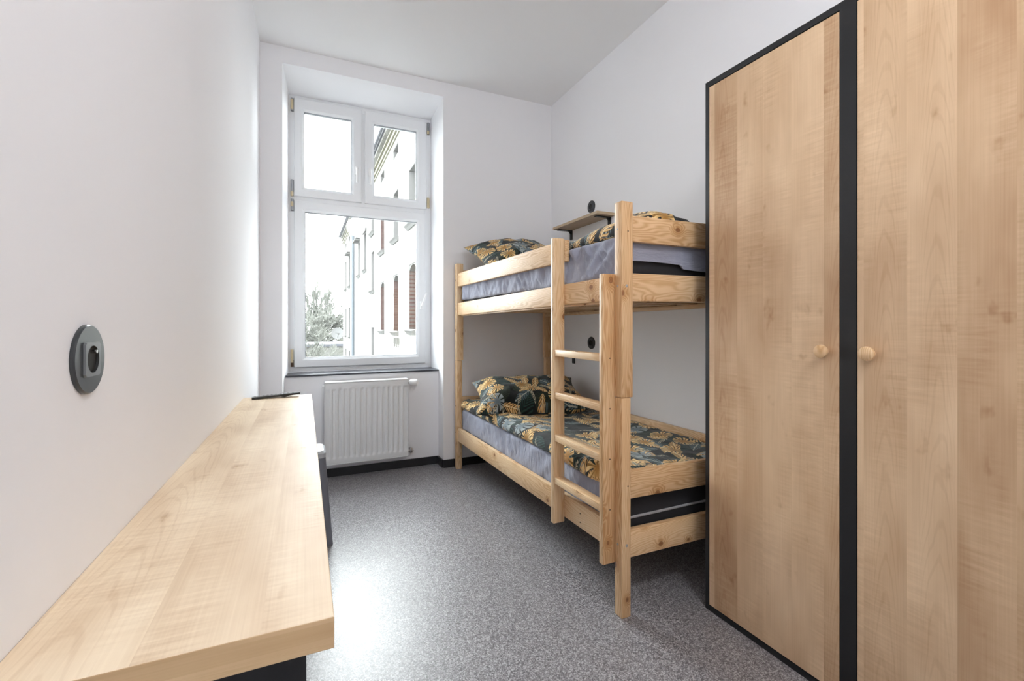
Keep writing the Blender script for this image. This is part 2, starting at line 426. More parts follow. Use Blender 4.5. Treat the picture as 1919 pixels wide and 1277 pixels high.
def wp(o): o.parent = win; o.matrix_parent_inverse = Matrix.Translation(-WP); return o
bm = bmesh.new()
ring(bm, -.115, 1.003, .777, 2.932, -.055, .945, .835, 2.875, 3.945, 4.01, .004)
add_box(bm, -.056, .946, 3.947, 4.008, 2.085, 2.165)
add_box(bm, .405, .470, 3.948, 4.007, 2.1, 2.9)
wp(finish('window_frame', bm, m_pvc))
SASH = [(-.075, .425, 2.145, 2.908, -.004, .347, 2.217, 2.812), (.451, .962, 2.145, 2.902, .523, .877, 2.215, 2.812), (-.073, .953, .813, 2.111, .002, .882, .887, 2.030)]
for i, s in enumerate(SASH):
    bm = bmesh.new(); ring(bm, *s, 3.928, 3.990, .009); sa = wp(finish('sash', bm, m_pvc))
    x0, x1, z0, z1, a, b, c, d = s
    bm = bmesh.new(); ring(bm, a - .002, b + .002, c - .002, d + .002, a + .004, b - .004, c + .004, d - .004, 3.945, 3.965, .001)
    g = finish('gasket', bm, m_gasket, sa)
    bm = bmesh.new(); add_box(bm, a - .003, b + .003, 3.955, 3.959, c - .003, d + .003); g = finish('glass_pane', bm, m_glass, sa)
    hx, hz, tilt = [(.387, 2.40, 0), (.488, 2.40, 0), (.918, 1.315, -.32)][i]
    bm = bmesh.new(); add_box(bm, hx - .014, hx + .014, 3.917, 3.929, hz - .034, hz + .034, .004)
    add_tube(bm, [(hx, 3.926, hz), (hx, 3.895, hz)], .008, 10)
    dz = 1 if i == 2 else -1
    L = .105
    ex, ez = hx + math.sin(-tilt) * L, hz + dz * math.cos(tilt) * L
    add_tube(bm, [(hx - (ex - hx) * .1, 3.893, hz - (ez - hz) * .1), ((hx + ex) / 2, 3.885, (hz + ez) / 2), (ex, 3.89, ez)], .0095, 10, .008)
    h_ = finish('handle', bm, m_valve, sa, smooth=True)
def hinge(x, z0, z1, m, cap=None):
    bm = bmesh.new(); add_tube(bm, [(x, 3.935, z0), (x, 3.935, z1)], .009, 12); add_box(bm, x - .004, x + .013, 3.934, 3.946, z0, z1, .002)
    h_ = wp(finish('hinge', bm, m, smooth=True))
    if cap:
        bm = bmesh.new(); add_lathe(bm, [(0, 0), (.010, .001), (.0105, cap[1] - cap[0] - .001), (0, cap[1] - cap[0])], (x, 3.935, cap[0]), seg=14)
        o = finish('hinge_cap', bm, m_hinge, h_, smooth=True); o['label'] = 'cream plastic hinge cap'
hinge(-.090, 2.80, 2.90, m_steel, (2.812, 2.892)); hinge(-.090, 2.175, 2.27, m_steel, (2.142, 2.178))
hinge(-.090, 2.03, 2.12, m_steel, (2.06, 2.10)); hinge(-.090, .82, .87, m_screw, (.852, .955))
hinge(.978, 2.80, 2.90, m_steel, (2.800, 2.83)); hinge(.978, 2.16, 2.24, m_hinge, (2.172, 2.25))

# ------------------------------------------------------------------ radiator
rad = thing('radiator', 'white ribbed panel radiator on the low wall under the window', 'radiator', (.438, 3.64, .112))
RP = Vector((.438, 3.64, .112))
def rp(o, p=None):
    o.parent = p or rad; o.matrix_parent_inverse = Matrix.Translation(-RP) if p is None else Matrix(); return o
x0, x1, z0, z1 = .136, .740, .118, .712
bm = bmesh.new(); NR = 14; xs = []; n_per = 10
margin = .022; cw = (x1 - x0 - 2 * margin) / NR
xs = [x0, x0 + margin * .6] + [x0 + margin + cw * (i + j / n_per) for i in range(NR) for j in range(n_per)] + [x1 - margin, x1 - margin * .4, x1]
zs = [z0, z0 + .02, z0 + .034, z0 + .040, z0 + .050, z0 + .060, z0 + .2, z1 - .1, z1 - .062, z1 - .052, z1 - .044, z1 - .038, z1 - .02, z1]
def gz(z):
    a = max(0, min(1, (z - (z0 + .034)) / .02)); b = max(0, min(1, ((z1 - .038) - z) / .02)); a = min(a, b); return a * a * (3 - 2 * a)
def fx(x):
    t = (x - x0 - margin) / cw
    if t < 0 or t > NR: return 0
    t = t % 1
    return max(0, min(1, (math.sin(2 * math.pi * (t - .25)) + .35) * 1.1)) * .0085
V = [[bm.verts.new((x, 3.620 + (0.0085 - fx(x) * 1.0) * gz(z) + (0.002 if (x in (x0, x1) or z in (z0, z1)) else 0), z)) for z in zs] for x in xs]
for i in range(len(xs) - 1):
    for j in range(len(zs) - 1): bm.faces.new((V[i][j], V[i + 1][j], V[i + 1][j + 1], V[i][j + 1]))
bmesh.ops.recalc_face_normals(bm, faces=bm.faces)
bs = [e for e in bm.edges if e.is_boundary]
r_ = bmesh.ops.extrude_edge_only(bm, edges=bs); vs = [g for g in r_['geom'] if isinstance(g, bmesh.types.BMVert)]
for v in vs: v.co.y = 3.640
rp(finish('front_panel', bm, m_rad, smooth=True))
bm = bmesh.new(); add_box(bm, x0 + .004, x1 - .004, 3.641, 3.690, z0 + .004, z1 - .006, .004); rp(finish('convector_body', bm, m_rad))
bm = bmesh.new(); add_box(bm, x0 - .003, x1 + .003, 3.617, 3.692, z1 + .0005, z1 + .012, .0055, 3); rp(finish('top_grille', bm, m_rad, smooth=True))
for sx in (x0 - .0035, x1 + .0005):
    bm = bmesh.new(); add_box(bm, sx, sx + .003, 3.624, 3.690, z0, z1); rp(finish('side_cover', bm, m_rad))
bm = bmesh.new()
add_box(bm, x0 + .002, x1 - .002, 3.622, 3.70, z0 - .008, z0 - .001, .002); rp(finish('bottom_rail', bm, m_rad))
bm = bmesh.new(); add_tube(bm, [(x0 - .004, 3.66, .690), (x0 - .018, 3.66, .690)], .008, 10); rp(finish('vent_plug', bm, m_valve, smooth=True))
bm = bmesh.new(); add_tube(bm, [(x1 + .003, 3.655, .690), (x1 + .022, 3.655, .690)], .010, 12); v_ = rp(finish('thermostat_valve', bm, m_chrome, smooth=True))
bm = bmesh.new(); add_lathe(bm, [(0, 0), (.017, .001), (.023, .008), (.026, .03), (.0255, .058), (.019, .067), (0, .068)], (x1 + .020, 3.655, .690), (.8, -.6, 0), 20)
finish('thermostat_head', bm, m_valve, v_, smooth=True)
bm = bmesh.new(); add_tube(bm, [(x1 + .003, 3.655, .150), (x1 + .050, 3.655, .150)], .010, 12); add_tube(bm, [(x1 + .030, 3.655, .150), (x1 + .030, 3.72, .150)], .009, 12)
add_lathe(bm, [(0, -.020), (.012, -.019), (.0135, .012), (.009, .02), (0, .021)], (x1 + .030, 3.655, .150), (0, 0, 1), 16)
rp(finish('return_valve', bm, m_chrome, smooth=True))
bm = bmesh.new(); add_tube(bm, [(x1 + .03, 3.655, .69), (x1 + .03, 3.72, .69)], .007, 10); rp(finish('supply_pipe', bm, m_chrome, smooth=True))
for bx in (.25, .62):
    bm = bmesh.new(); add_box(bm, bx, bx + .03, 3.690, 3.716, .2, .66); rp(finish('wall_bracket', bm, m_rad))

# ------------------------------------------------------------------ worktop along the left wall
tb = thing('wall_desk', 'long narrow maple worktop desk along the left wall', 'desk', (-.13, 1.70, 0))
TP = Vector((-.13, 1.70, 0))
def rel(o, root): o.parent = root; o.matrix_parent_inverse = Matrix.Translation(-Vector(root.location)); return o
ty0, ty1, tz0, tz1 = .645, 2.755, .7245, .766
bm = bmesh.new(); add_prism(bm, [(XL(ty0) + .0005, ty0), (.0355, ty0), (.0355, ty1), (XL(ty1) + .0005, ty1)], tz0, tz1)
bmesh.ops.bevel(bm, geom=[e for e in bm.edges], offset=.0012, segments=2, affect='EDGES', profile=.5)
top = rel(finish('table_top', bm, m_table, grain='y', off=(2.0, 5.03)), tb)
top.data.materials.append(m_edge)
for p in top.data.polygons:
    if abs(p.normal.z) < .5: p.material_index = 1
bm = bmesh.new(); add_box(bm, -.300, .002, .672, .700, 0, .7240); rel(finish('side_panel', bm, m_blackframe), tb)
bm = bmesh.new(); add_box(bm, -.287, -.247, 2.700, 2.738, 0, .7240); rel(finish('leg', bm, m_blackframe), tb)

# stool under the worktop
st_ = thing('stool', 'grey plastic stool with tapered sides standing under the far end of the desk', 'stool', (-.05, 2.665, 0))
def tapered(bm, hx0, hy0, hx1, hy1, z0, z1, cx, cyy, r0=.03, n=5, cap=True):
    def loop(hx, hy, z, r):
        pts = []
        for (sx, sy, a0) in ((1, 1, 0), (-1, 1, 90), (-1, -1, 180), (1, -1, 270)):
            for k in range(n + 1):
                a = math.radians(a0 + 90 * k / n); pts.append(bm.verts.new((cx + sx * (hx - r) + r * math.cos(a), cyy + sy * (hy - r) + r * math.sin(a), z)))
        return pts
    A = loop(hx0, hy0, z0, r0); B = loop(hx1, hy1, z1, r0)
    for k in range(len(A)): bm.faces.new((A[k], A[(k + 1) % len(A)], B[(k + 1) % len(A)], B[k]))
    if cap: bm.faces.new(A[::-1]); bm.faces.new(B)
bm = bmesh.new(); tapered(bm, .185, .115, .150, .095, 0, .455, -.05, 2.665); rel(finish('body', bm, m_stool, smooth=True), st_)
bm = bmesh.new(); tapered(bm, .150, .097, .151, .097, .4553, .478, -.05, 2.665, cap=True); tapered(bm, .151, .097, .141, .088, .478, .490, -.05, 2.665, cap=True)
bmesh.ops.remove_doubles(bm, verts=bm.verts, dist=.0004); rel(finish('seat', bm, m_stooltop, smooth=True), st_)['label'] = 'lighter grey seat'

# remote control
rm = thing('remote_control', 'black remote control lying across the far end of the maple desk', 'remote control', (-.135, 2.695, .766))
rm.rotation_euler = (0, 0, math.radians(6))
bm = bmesh.new()
n = 12; prof = []
for i in range(n + 1):
    t = i / n; x = -.112 + .224 * t
    zt = .010 + .012 * t; zb = .0008 + (.0085 * t if t < .6 else (.0005 if t < .74 else .006 + .006 * (t - .74) / .26))
    prof.append((x, zb, zt))
V = [[bm.verts.new((x, y, z)) for (y, z) in ((-.021, zb + .001), (-.021, zt - .002), (-.018, zt), (.018, zt), (.021, zt - .002), (.021, zb + .001))] for x, zb, zt in prof]
for A, B in zip(V, V[1:]):
    for k in range(6): bm.faces.new((A[k], A[(k + 1) % 6], B[(k + 1) % 6], B[k]))
bm.faces.new(V[0]); bm.faces.new(V[-1][::-1]); finish('remote_body', bm, m_remote, rm)
bm = bmesh.new()
for i in range(10):
    for j in range(3):
        x = -.098 + i * .0195; zt = .010 + .012 * (x + .112) / .224
        add_box(bm, x - .005, x + .005, -.0135 + j * .0105, -.0065 + j * .0105, zt - .0005, zt + .0022, .001)
o = finish('buttons', bm, m_button, rm); o['label'] = 'rows of grey rubber buttons'

# ------------------------------------------------------------------ sockets
def socket(name, label, cat, loc, nx, ny, group=None, R=.0545, depth=.0065, light=True):
    """wall socket; its face looks along local +z which is turned to (nx, ny)"""
    t = thing(name, label, cat, loc, group=group)
    z = Vector((nx, ny, 0)).normalized(); y = Vector((0, 0, 1)); x = y.cross(z)
    t.rotation_euler = Matrix((x, y, z)).transposed().to_euler()
    bm = bmesh.new(); add_lathe(bm, [(0, .0003), (R, .0003), (R, depth - .002), (R - .002, depth), (.020, depth), (0, depth)], (0, 0, 0), (0, 0, 1), 56)
    finish('cover_ring', bm, m_sock, t, smooth=True)
    bm = bmesh.new(); q = .027
    o_ = [(q * sx, q * sy) for sx, sy in ((1, 1), (-1, 1), (-1, -1), (1, -1))]; nn = 40; rr = .0215
    za = depth + .0002; zb = depth + .0035
    sq = []
    for k in range(nn):
        a = 2 * math.pi * (k + .5) / nn; c, s_ = math.cos(a), math.sin(a); f = q / max(abs(c), abs(s_)); sq.append((c * f, s_ * f))
    L0 = [bm.verts.new((p[0], p[1], za)) for p in sq]; L1 = [bm.verts.new((p[0] * .98, p[1] * .98, zb)) for p in sq]
    L2 = [bm.verts.new((rr * math.cos(2 * math.pi * (k + .5) / nn), rr * math.sin(2 * math.pi * (k + .5) / nn), zb)) for k in range(nn)]
    L3 = [bm.verts.new((rr * math.cos(2 * math.pi * (k + .5) / nn), rr * math.sin(2 * math.pi * (k + .5) / nn), za)) for k in range(nn)]
    for A, B in ((L0, L1), (L1, L2), (L2, L3)):
        for k in range(nn): bm.faces.new((A[k], A[(k + 1) % nn], B[(k + 1) % nn], B[k]))
    ins = finish('socket_insert', bm, m_sockin if light else m_sock, t); 
    if light: ins['label'] = 'lighter grey square insert'
    bm = bmesh.new(); add_lathe(bm, [(0, 0), (.0205, 0), (.0211, .0031)], (0, 0, depth + .0002), (0, 0, 1), 40); finish('socket_well', bm, m_sockdark, t)
    bm = bmesh.new(); add_tube(bm, [(0, .012, depth), (0, .012, depth + .008)], .003, 12); pn = finish('earth_pin', bm, m_chrome, t, smooth=True)
    return t
yy = .931; socket('wall_socket', 'round dark grey power socket with square insert on the left wall above the desk', 'socket', (XL(yy), yy, 1.095), 1, -.0126)
yy = 2.937; socket('wall_socket', 'black round socket on the right wall just above the small shelf', 'socket', (XR(yy), yy, 2.045), -1, .009, R=.047, group='black round sockets on the right wall', light=False, depth=.008)
socket('wall_socket', 'black round socket on the right wall inside the lower bunk', 'socket', (XR(yy), yy, 1.008), -1, .009, R=.047, group='black round sockets on the right wall', light=False, depth=.008)
t = thing('wall_outlet', 'small black rectangular wall outlet under the round socket of the lower bunk', 'outlet', (XR(3.19), 3.19, .855))
bm = bmesh.new(); add_box(bm, -.012, -.0004, -.016, .016, -.024, .024, .003); finish('outlet_body', bm, m_sock, t)
bm = bmesh.new(); add_box(bm, -.0135, -.0122, -.009, .009, -.012, .012); finish('outlet_slot', bm, m_sockdark, t)

# ------------------------------------------------------------------ shelf above the upper bunk
shf = thing('wall_shelf', 'small wooden shelf on black brackets on the right wall above the top bunk', 'shelf', (1.985, 2.95, 1.916))
bm = bmesh.new(); ys0, ys1 = 2.646, 3.263
add_prism(bm, [(1.838, ys0), (XR(ys0) - .0005, ys0), (XR(ys1) - .0005, ys1), (1.838, ys1)], 1.9165, 1.9355)
m_shelfw = maple('shelf_board', (.36, .25, .15), (.60, .46, .31), .06)
rel(finish('shelf_board', bm, m_shelfw, grain='y'), shf)
for yb in (2.706, 3.231):
    bm = bmesh.new(); add_box(bm, 1.868, XR(yb) - .001, yb - .017, yb + .017, 1.9105, 1.916); add_box(bm, XR(yb) - .007, XR(yb) - .0012, yb - .017, yb + .017, 1.842, 1.9105)
    add_prism(bm, [(XR(yb) - .0068, 1.9106), (XR(yb) - .030, 1.9106), (XR(yb) - .0068, 1.885)], yb - .006, yb + .006, 'y')
    rel(finish('bracket', bm, m_blackmetal), shf)

# ------------------------------------------------------------------ wardrobe
wd = thing('wardrobe', 'tall maple wardrobe with two doors in a black frame at the right', 'wardrobe', (1.7, .82, 0))
wx0, wx1, wy0, wy1, wz = 1.481, 1.940, .270, 1.373, 2.127
for (a, b) in ((wy1 - .0165, wy1), (.8145, .8605), (wy0, wy0 + .0165)):
    bm = bmesh.new(); add_box(bm, wx0, wx0 + .03, a, b, 0, wz); rel(finish('frame_upright', bm, m_blackframe), wd)
bm = bmesh.new(); add_box(bm, wx0, wx0 + .03, wy0 + .0167, .8143, wz - .022, wz); add_box(bm, wx0, wx0 + .03, .8607, wy1 - .0167, wz - .022, wz); rel(finish('top_rail', bm, m_blackframe), wd)
bm = bmesh.new(); add_box(bm, wx0, wx0 + .03, wy0 + .0167, .8143, 0, .020); add_box(bm, wx0, wx0 + .03, .8607, wy1 - .0167, 0, .020); rel(finish('bottom_rail', bm, m_blackframe), wd)
bm = bmesh.new(); add_box(bm, wx0 + .0303, wx1, wy1 - .017, wy1 - .0005, .0, wz - .0005); add_box(bm, wx0 + .0303, wx1, wy0 + .0005, wy0 + .017, .0, wz - .0005)
add_box(bm, wx0 + .0303, wx1, .828, .848, .0, wz - .001); add_box(bm, wx0 + .0303, wx1, wy0 + .017, wy1 - .017, wz - .018, wz - .0005); add_box(bm, wx1 - .006, wx1 - .0005, wy0 + .017, wy1 - .017, .01, wz - .02)
rel(finish('carcass', bm, m_blackframe), wd)
for (a, b, ky, of) in ((.8625, 1.3550, .901, (.35, .142)), (.2885, .8125, .774, (3.9, 1.305))):
    bm = bmesh.new(); add_box(bm, wx0 + .0008, wx0 + .019, a, b, .0225, wz - .0245, .0012, 1); d_ = rel(finish('door', bm, m_maple, grain='z', off=of), wd)
    bm = bmesh.new()
    add_lathe(bm, [(0, 0), (.0095, .0003), (.009, .008), (.011, .013), (.0185, .018), (.0212, .024), (.0200, .031), (.014, .0355), (0, .037)], (wx0 + .0006, ky, 1.066), (-1, 0, 0), 32)
    k_ = finish('knob', bm, m_pine, d_, smooth=True)

# ------------------------------------------------------------------ bunk bed (local frame: X across towards the wall, Y along the length)
P0 = (1.124, 1.451, 0); TH = math.radians(.75)
bed = thing('bunk_bed', 'pine bunk bed with a ladder standing against the right wall', 'bunk bed', P0, TH)
W_, LN = .852, 2.085
def bb(name, *a, m=None, grain='y', bev=.004, parent=None, **k): return box(name, *a, m or m_pine, parent or bed, bev, grain, **k)
for (X0, X1) in ((0, .045), (W_ - .045, W_)):
    for (Y0, Y1) in ((0, .045), (LN - .045, LN)):
        s = -1 if X0 == 0 else 1
        mm = m_pinew if (X0 == 0 and Y0 == 0) else m_pine
        lo = bb('post', X0, X1, Y0, Y1, 0, .861, m=mm, grain='z')
        up = bb('post', X0 - (.001 if X0 == 0 else .010), X1 + (.010 if X0 == 0 else .001), Y0 - .0005, Y1 + .0005, .862, 1.632, m=mm, grain='z')
def rail_y(name, X0, X1, Y0, Y1, za, zb, z2a=None, z2b=None, bev=.004, m=None):
    """board along Y; z at the near end (za, zb) and at the far end (z2a, z2b)"""
    z2a = za if z2a is None else z2a; z2b = zb if z2b is None else z2b
    bm = bmesh.new(); add_prism(bm, [(Y0, za), (Y0, zb), (Y1, z2b), (Y1, z2a)], X0, X1, 'x')
    bmesh.ops.bevel(bm, geom=list(bm.edges), offset=bev, segments=2, affect='EDGES', profile=.5)
    return finish(name, bm, m or m_pine, bed, 'y', smooth=True)
rail_y('side_rail', .007, .034, .0455, LN - .0455, .236, .344, .222, .328)
rail_y('side_rail', .007, .034, .0455, LN - .0455, 1.246, 1.345, 1.222, 1.318)
rail_y('guard_rail', .007, .034, .430, LN - .0455, 1.449, 1.552, 1.448, 1.552)
rail_y('back_rail', W_ - .034, W_ - .007, .0455, LN - .0455, .455, .563, .455, .558)
rail_y('back_rail', W_ - .034, W_ - .007, .0455, LN - .0455, .236, .344, .222, .328)
rail_y('back_rail', W_ - .034, W_ - .007, .0455, LN - .0455, 1.238, 1.345, 1.225, 1.33)
rail_y('guard_rail', W_ - .034, W_ - .007, .0455, LN - .0455, 1.449, 1.552)
def rail_x(name, Y0, Y1, za, zb, z2a, z2b, m=None, x0=.0455, x1=W_ - .0455, bev=.004):
    bm = bmesh.new(); add_prism(bm, [(x0, za), (x0, zb), (x1, z2b), (x1, z2a)], Y0, Y1, 'y')
    bmesh.ops.bevel(bm, geom=list(bm.edges), offset=bev, segments=2, affect='EDGES', profile=.5)
    return finish(name, bm, m or m_pine, bed, 'x', smooth=True)
for (a, b) in ((.006, .033), (LN - .033, LN - .006)):
    rail_x('end_board', a, b, .228, .337, .219, .328, m_pinew)
    rail_x('end_board', a, b, .460, .570, .449, .556, m_pinew)
    rail_x('end_board', a, b, 1.240, 1.352, 1.252, 1.360, m_pinew, x0=.0565, x1=W_ - .0565)
    rail_x('end_board', a, b, 1.478, 1.581, 1.477, 1.590, m_pinew, x0=.0565, x1=W_ - .0565)
for zl, dz in ((.262, 0), (1.262, -.022)):
    for X0, X1 in ((.0345, .055), (W_ - .055, W_ - .0345)):
        rail_y('slat_ledge', X0, X1, .05, LN - .05, zl - .024, zl - .001, zl - .024 + dz, zl - .001 + dz, .002)
    for k in range(13):
        y = .08 + k * .152; zz = zl + dz * y / LN
        bb('slat', .036, W_ - .036, y, y + .066, zz, zz + .018, m=m_pine, grain='x', bev=.002)
# ladder
lad = bed
bb('ladder_stile', -.056, .0065, .0455, .0715, .200, 1.350, m=m_pinew, grain='z', bev=.005)
bb('ladder_stile', -.056, .0065, .4300, .4560, .212, 1.557, m=m_pine, grain='z', bev=.006)
for z in (.402, .602, .802, 1.001):
    bb('ladder_rung', -.051, -.006, .0718, .4297, z, z + .030, grain='y', bev=.0028)
# bolts and screws on the near post and ladder
def disc(name, x, y, z, nrm, r, m):
    bm = bmesh.new(); add_lathe(bm, [(0, .0018), (r * .6, .0020), (r, .0004), (r, -.001)], (x, y, z), nrm, 14); return finish(name, bm, m, bed, smooth=True)
for z in (.283, 1.300): disc('bolt', .024, -.0004, z, (0, -1, 0), .0062, m_bolt)
for z in (.283, 1.300, 1.525): disc('bolt', -.0005, .024, z, (-1, 0, 0), .0048, m_bolt)
for z in (.515, 1.515): disc('screw', .030, -.0004, z, (0, -1, 0), .0033, m_screw)
for z in (.415, .615, .815, 1.015): disc('screw', -.022, .0453, z, (0, -1, 0), .0030, m_screw)
for z in (.26, .30): disc('screw', .0065, .30, z, (-1, 0, 0), .003, m_screw)
for z in (.29, 1.27, 1.5, .5): disc('bolt', -.0005, LN - .022, z, (-1, 0, 0), .005, m_screw)

# ------------------------------------------------------------------ bedding
GROUPS = {'bed sheet': 'cotton sheets on the two bunks', 'duvet': 'leaf patterned duvets on the two bunks'}
def fb(p, o=0.0): return noise.fractal(Vector(p) + Vector((o, o * .7, o * .3)), 1.0, 2.0, 3)
def cloth_box(name, x0, x1, y0, y1, z0, z1, res, rnd, fn, m, label, cat, uvo=(0, 0), bottom=True):
    """rounded box of fine quads whose points are moved by fn(x, y, z, nx, ny, nz) -> offset vector"""
    bm = bmesh.new(); nx = max(2, round((x1 - x0) / res)); ny = max(2, round((y1 - y0) / res)); nz = max(3, round((z1 - z0) / (res * .6)))
    idx = {}
    def vert(i, j, k):
        if (i, j, k) not in idx: idx[(i, j, k)] = bm.verts.new((x0 + (x1 - x0) * i / nx, y0 + (y1 - y0) * j / ny, z0 + (z1 - z0) * k / nz))
        return idx[(i, j, k)]
    uv = bm.loops.layers.uv.verify(); faces = []
    def quad(vs, kind):
        f = bm.faces.new(vs); faces.append(f)
        for l in f.loops:
            c = l.vert.co
            if kind == 't': q = (c.x, c.y)
            elif kind == 'l': q = (x0 - (z1 - c.z), c.y)
            elif kind == 'r': q = (x1 + (z1 - c.z), c.y)
            elif kind == 'n': q = (c.x, y0 - (z1 - c.z))
            else: q = (c.x, y1 + (z1 - c.z))
            l[uv].uv = (q[1] + uvo[0], q[0] + uvo[1])
    for i in range(nx):
        for j in range(ny):
            quad([vert(i, j, nz), vert(i + 1, j, nz), vert(i + 1, j + 1, nz), vert(i, j + 1, nz)], 't')
            if bottom: quad([vert(i, j, 0), vert(i, j + 1, 0), vert(i + 1, j + 1, 0), vert(i + 1, j, 0)], 't')
    for j in range(ny):
        for k in range(nz):
            quad([vert(0, j, k), vert(0, j, k + 1), vert(0, j + 1, k + 1), vert(0, j + 1, k)], 'l')
            quad([vert(nx, j, k), vert(nx, j + 1, k), vert(nx, j + 1, k + 1), vert(nx, j, k + 1)], 'r')
    for i in range(nx):
        for k in range(nz):
            quad([vert(i, 0, k), vert(i + 1, 0, k), vert(i + 1, 0, k + 1), vert(i, 0, k + 1)], 'n')
            quad([vert(i, ny, k), vert(i, ny, k + 1), vert(i + 1, ny, k + 1), vert(i + 1, ny, k)], 'f')
    lo = Vector((x0 + rnd, y0 + rnd, z0 + min(rnd, (z1 - z0) / 2 - .001))); hi = Vector((x1 - rnd, y1 - rnd, z1 - min(rnd, (z1 - z0) / 2 - .001)))
    for v in bm.verts:
        c = v.co; q = Vector((min(max(c.x, lo.x), hi.x), min(max(c.y, lo.y), hi.y), min(max(c.z, lo.z), hi.z)))
        d = c - q
        if d.length > 1e-6:
            n_ = d.normalized(); p = q + n_ * min(d.length, rnd)
        else: n_ = Vector((0, 0, 1)); p = c.copy()
        v.co = p + Vector(fn(p.x, p.y, p.z, n_.x, n_.y, n_.z))
    me = bpy.data.meshes.new(name); bm.to_mesh(me); bm.free(); me.materials.append(m)
    for p in me.polygons: p.use_smooth = True
    o = bpy.data.objects.new(name, me); COL.objects.link(o); o.location = P0; o.rotation_euler = (0, 0, TH)
    return tag(o, label, cat, GROUPS.get(cat))
def mattress(z0, z1, label, piped=True):
    t = thing('mattress', label, 'mattress', P0, TH, 'mattresses of the bunk bed')
    bm = bmesh.new(); add_box(bm, .053, .798, .050, 2.030, z0, z1, .018, 3); finish('mattress_core', bm, m_mattress, t, smooth=True)
    for zz in ((z0 + .42 * (z1 - z0),) if piped else ()):
        bm = bmesh.new(); pts = [(.0525, .0495), (.7985, .0495), (.7985, 2.0305), (.0525, 2.0305)]
        r = .0055
        for a, b in zip(pts, pts[1:] + pts[:1]):
            add_tube(bm, [(a[0], a[1], zz + .004 * math.sin(a[0] * 20)), ((a[0] + b[0]) / 2, (a[1] + b[1]) / 2, zz + .004), (b[0], b[1], zz)], r, 8)
        finish('piping', bm, m_piping, t, smooth=True)
    return t
mattress(.282, .470, 'dark mattress of the lower bunk with a light piping stripe')
mattress(1.282, 1.497, 'dark mattress of the upper bunk showing under its sheet at the bed end', False)
def sheet_fn(amp, seed, near=0):
    def f(x, y, z, nx, ny, nz):
        s = abs(nx) + abs(ny) * .5
        if s < .2: return (0, 0, .001 * fb((x * 6, y * 6, 0), seed))
        ph = y * 26 + 3.0 * fb((y * 2.2, z * 3, 1), seed)
        pl = math.sin(ph) * .4 + .8 * (1 - 3 * abs(fb((y * 5 + z * 5, z * 2.0, 0), seed))) + .7 * (1 - 3 * abs(fb((y * 15 - z * 9, z * 3, 2), seed + 3)))
        k = amp * (1 + near * math.exp(-((y - .30) / .22) ** 2))
        d = max(-.0015, k * pl + k * .35)
        return (nx * d, ny * d * .25, 0)
    return f
cloth_box('fitted_sheet', .043, .808, .062, 2.026, .315, .479, .014, .020, sheet_fn(.0055, 2.1, .5), m_sheet, 'grey-blue cotton sheet on the lower bunk mattress', 'bed sheet', (1.3, .2), bottom=False)
def hem(x, y, z, nx, ny, nz):
    b = sheet_fn(.0085, 9.4, .9)(x, y, z, nx, ny, nz)
    k = max(0, min(1, (-ny - .25) / .4)); dz = 0
    if k > 0:
        hz = 1.402 - .016 * max(0, min(1, (x - .335) / .02)) + .006 * math.sin(x * 9); dz = max(0, hz - z) * k
    fold = .007 * math.exp(-((x - .335) / .008) ** 2) * k
    return (b[0], b[1] * .4 - fold, b[2] + dz)
cloth_box('fitted_sheet', .043, .808, .036, 2.026, 1.336, 1.511, .012, .018, hem, m_sheet, 'grey-blue cotton sheet on the upper bunk mattress', 'bed sheet', (5.3, 1.7), bottom=False)
def duv_low(x, y, z, nx, ny, nz):
    top = max(0, nz); a = .010 * fb((x * 7, y * 5, 0), 1.7) + .006 * fb((x * 17, y * 13, 0), 5.2)
    edge = -.012 * math.exp(-((y - .30) / .22) ** 2) if (x < .06) else 0
    side = .010 * fb((y * 9, z * 8, 0), 3.3)
    return (nx * (side + .004) + (edge if nx < -.2 else 0), ny * side, top * a + (-.012 * math.exp(-((y - .25) / .2) ** 2) * (1 - top) * (1 if z < .52 else 0)) + .022 * top * math.exp(-((x - .12) / .12) ** 2))
cloth_box('duvet', .030, .808, .060, 2.022, .480, .532, .018, .024, duv_low, m_leaf, 'tropical leaf patterned duvet spread over the lower bunk', 'duvet', (.4, .9))
def duv_up(x, y, z, nx, ny, nz):
    top = max(0, nz); a = .010 * fb((x * 7, y * 5, 0), 11.7) + .007 * fb((x * 15, y * 12, 0), 8.2)
    bump = .100 * math.exp(-((x - .31) / .19) ** 2 - ((y - .22) / .26) ** 2) * top
    return (nx * .006 * fb((y * 9, z * 8, 0), 3.3), ny * .006, top * a + bump + .006 * math.sin(y * 12) * top)
cloth_box('duvet', .062, .808, .062, 2.022, 1.512, 1.556, .018, .021, duv_up, m_leaf, 'tropical leaf patterned duvet heaped on the upper bunk', 'duvet', (7.4, 3.1))

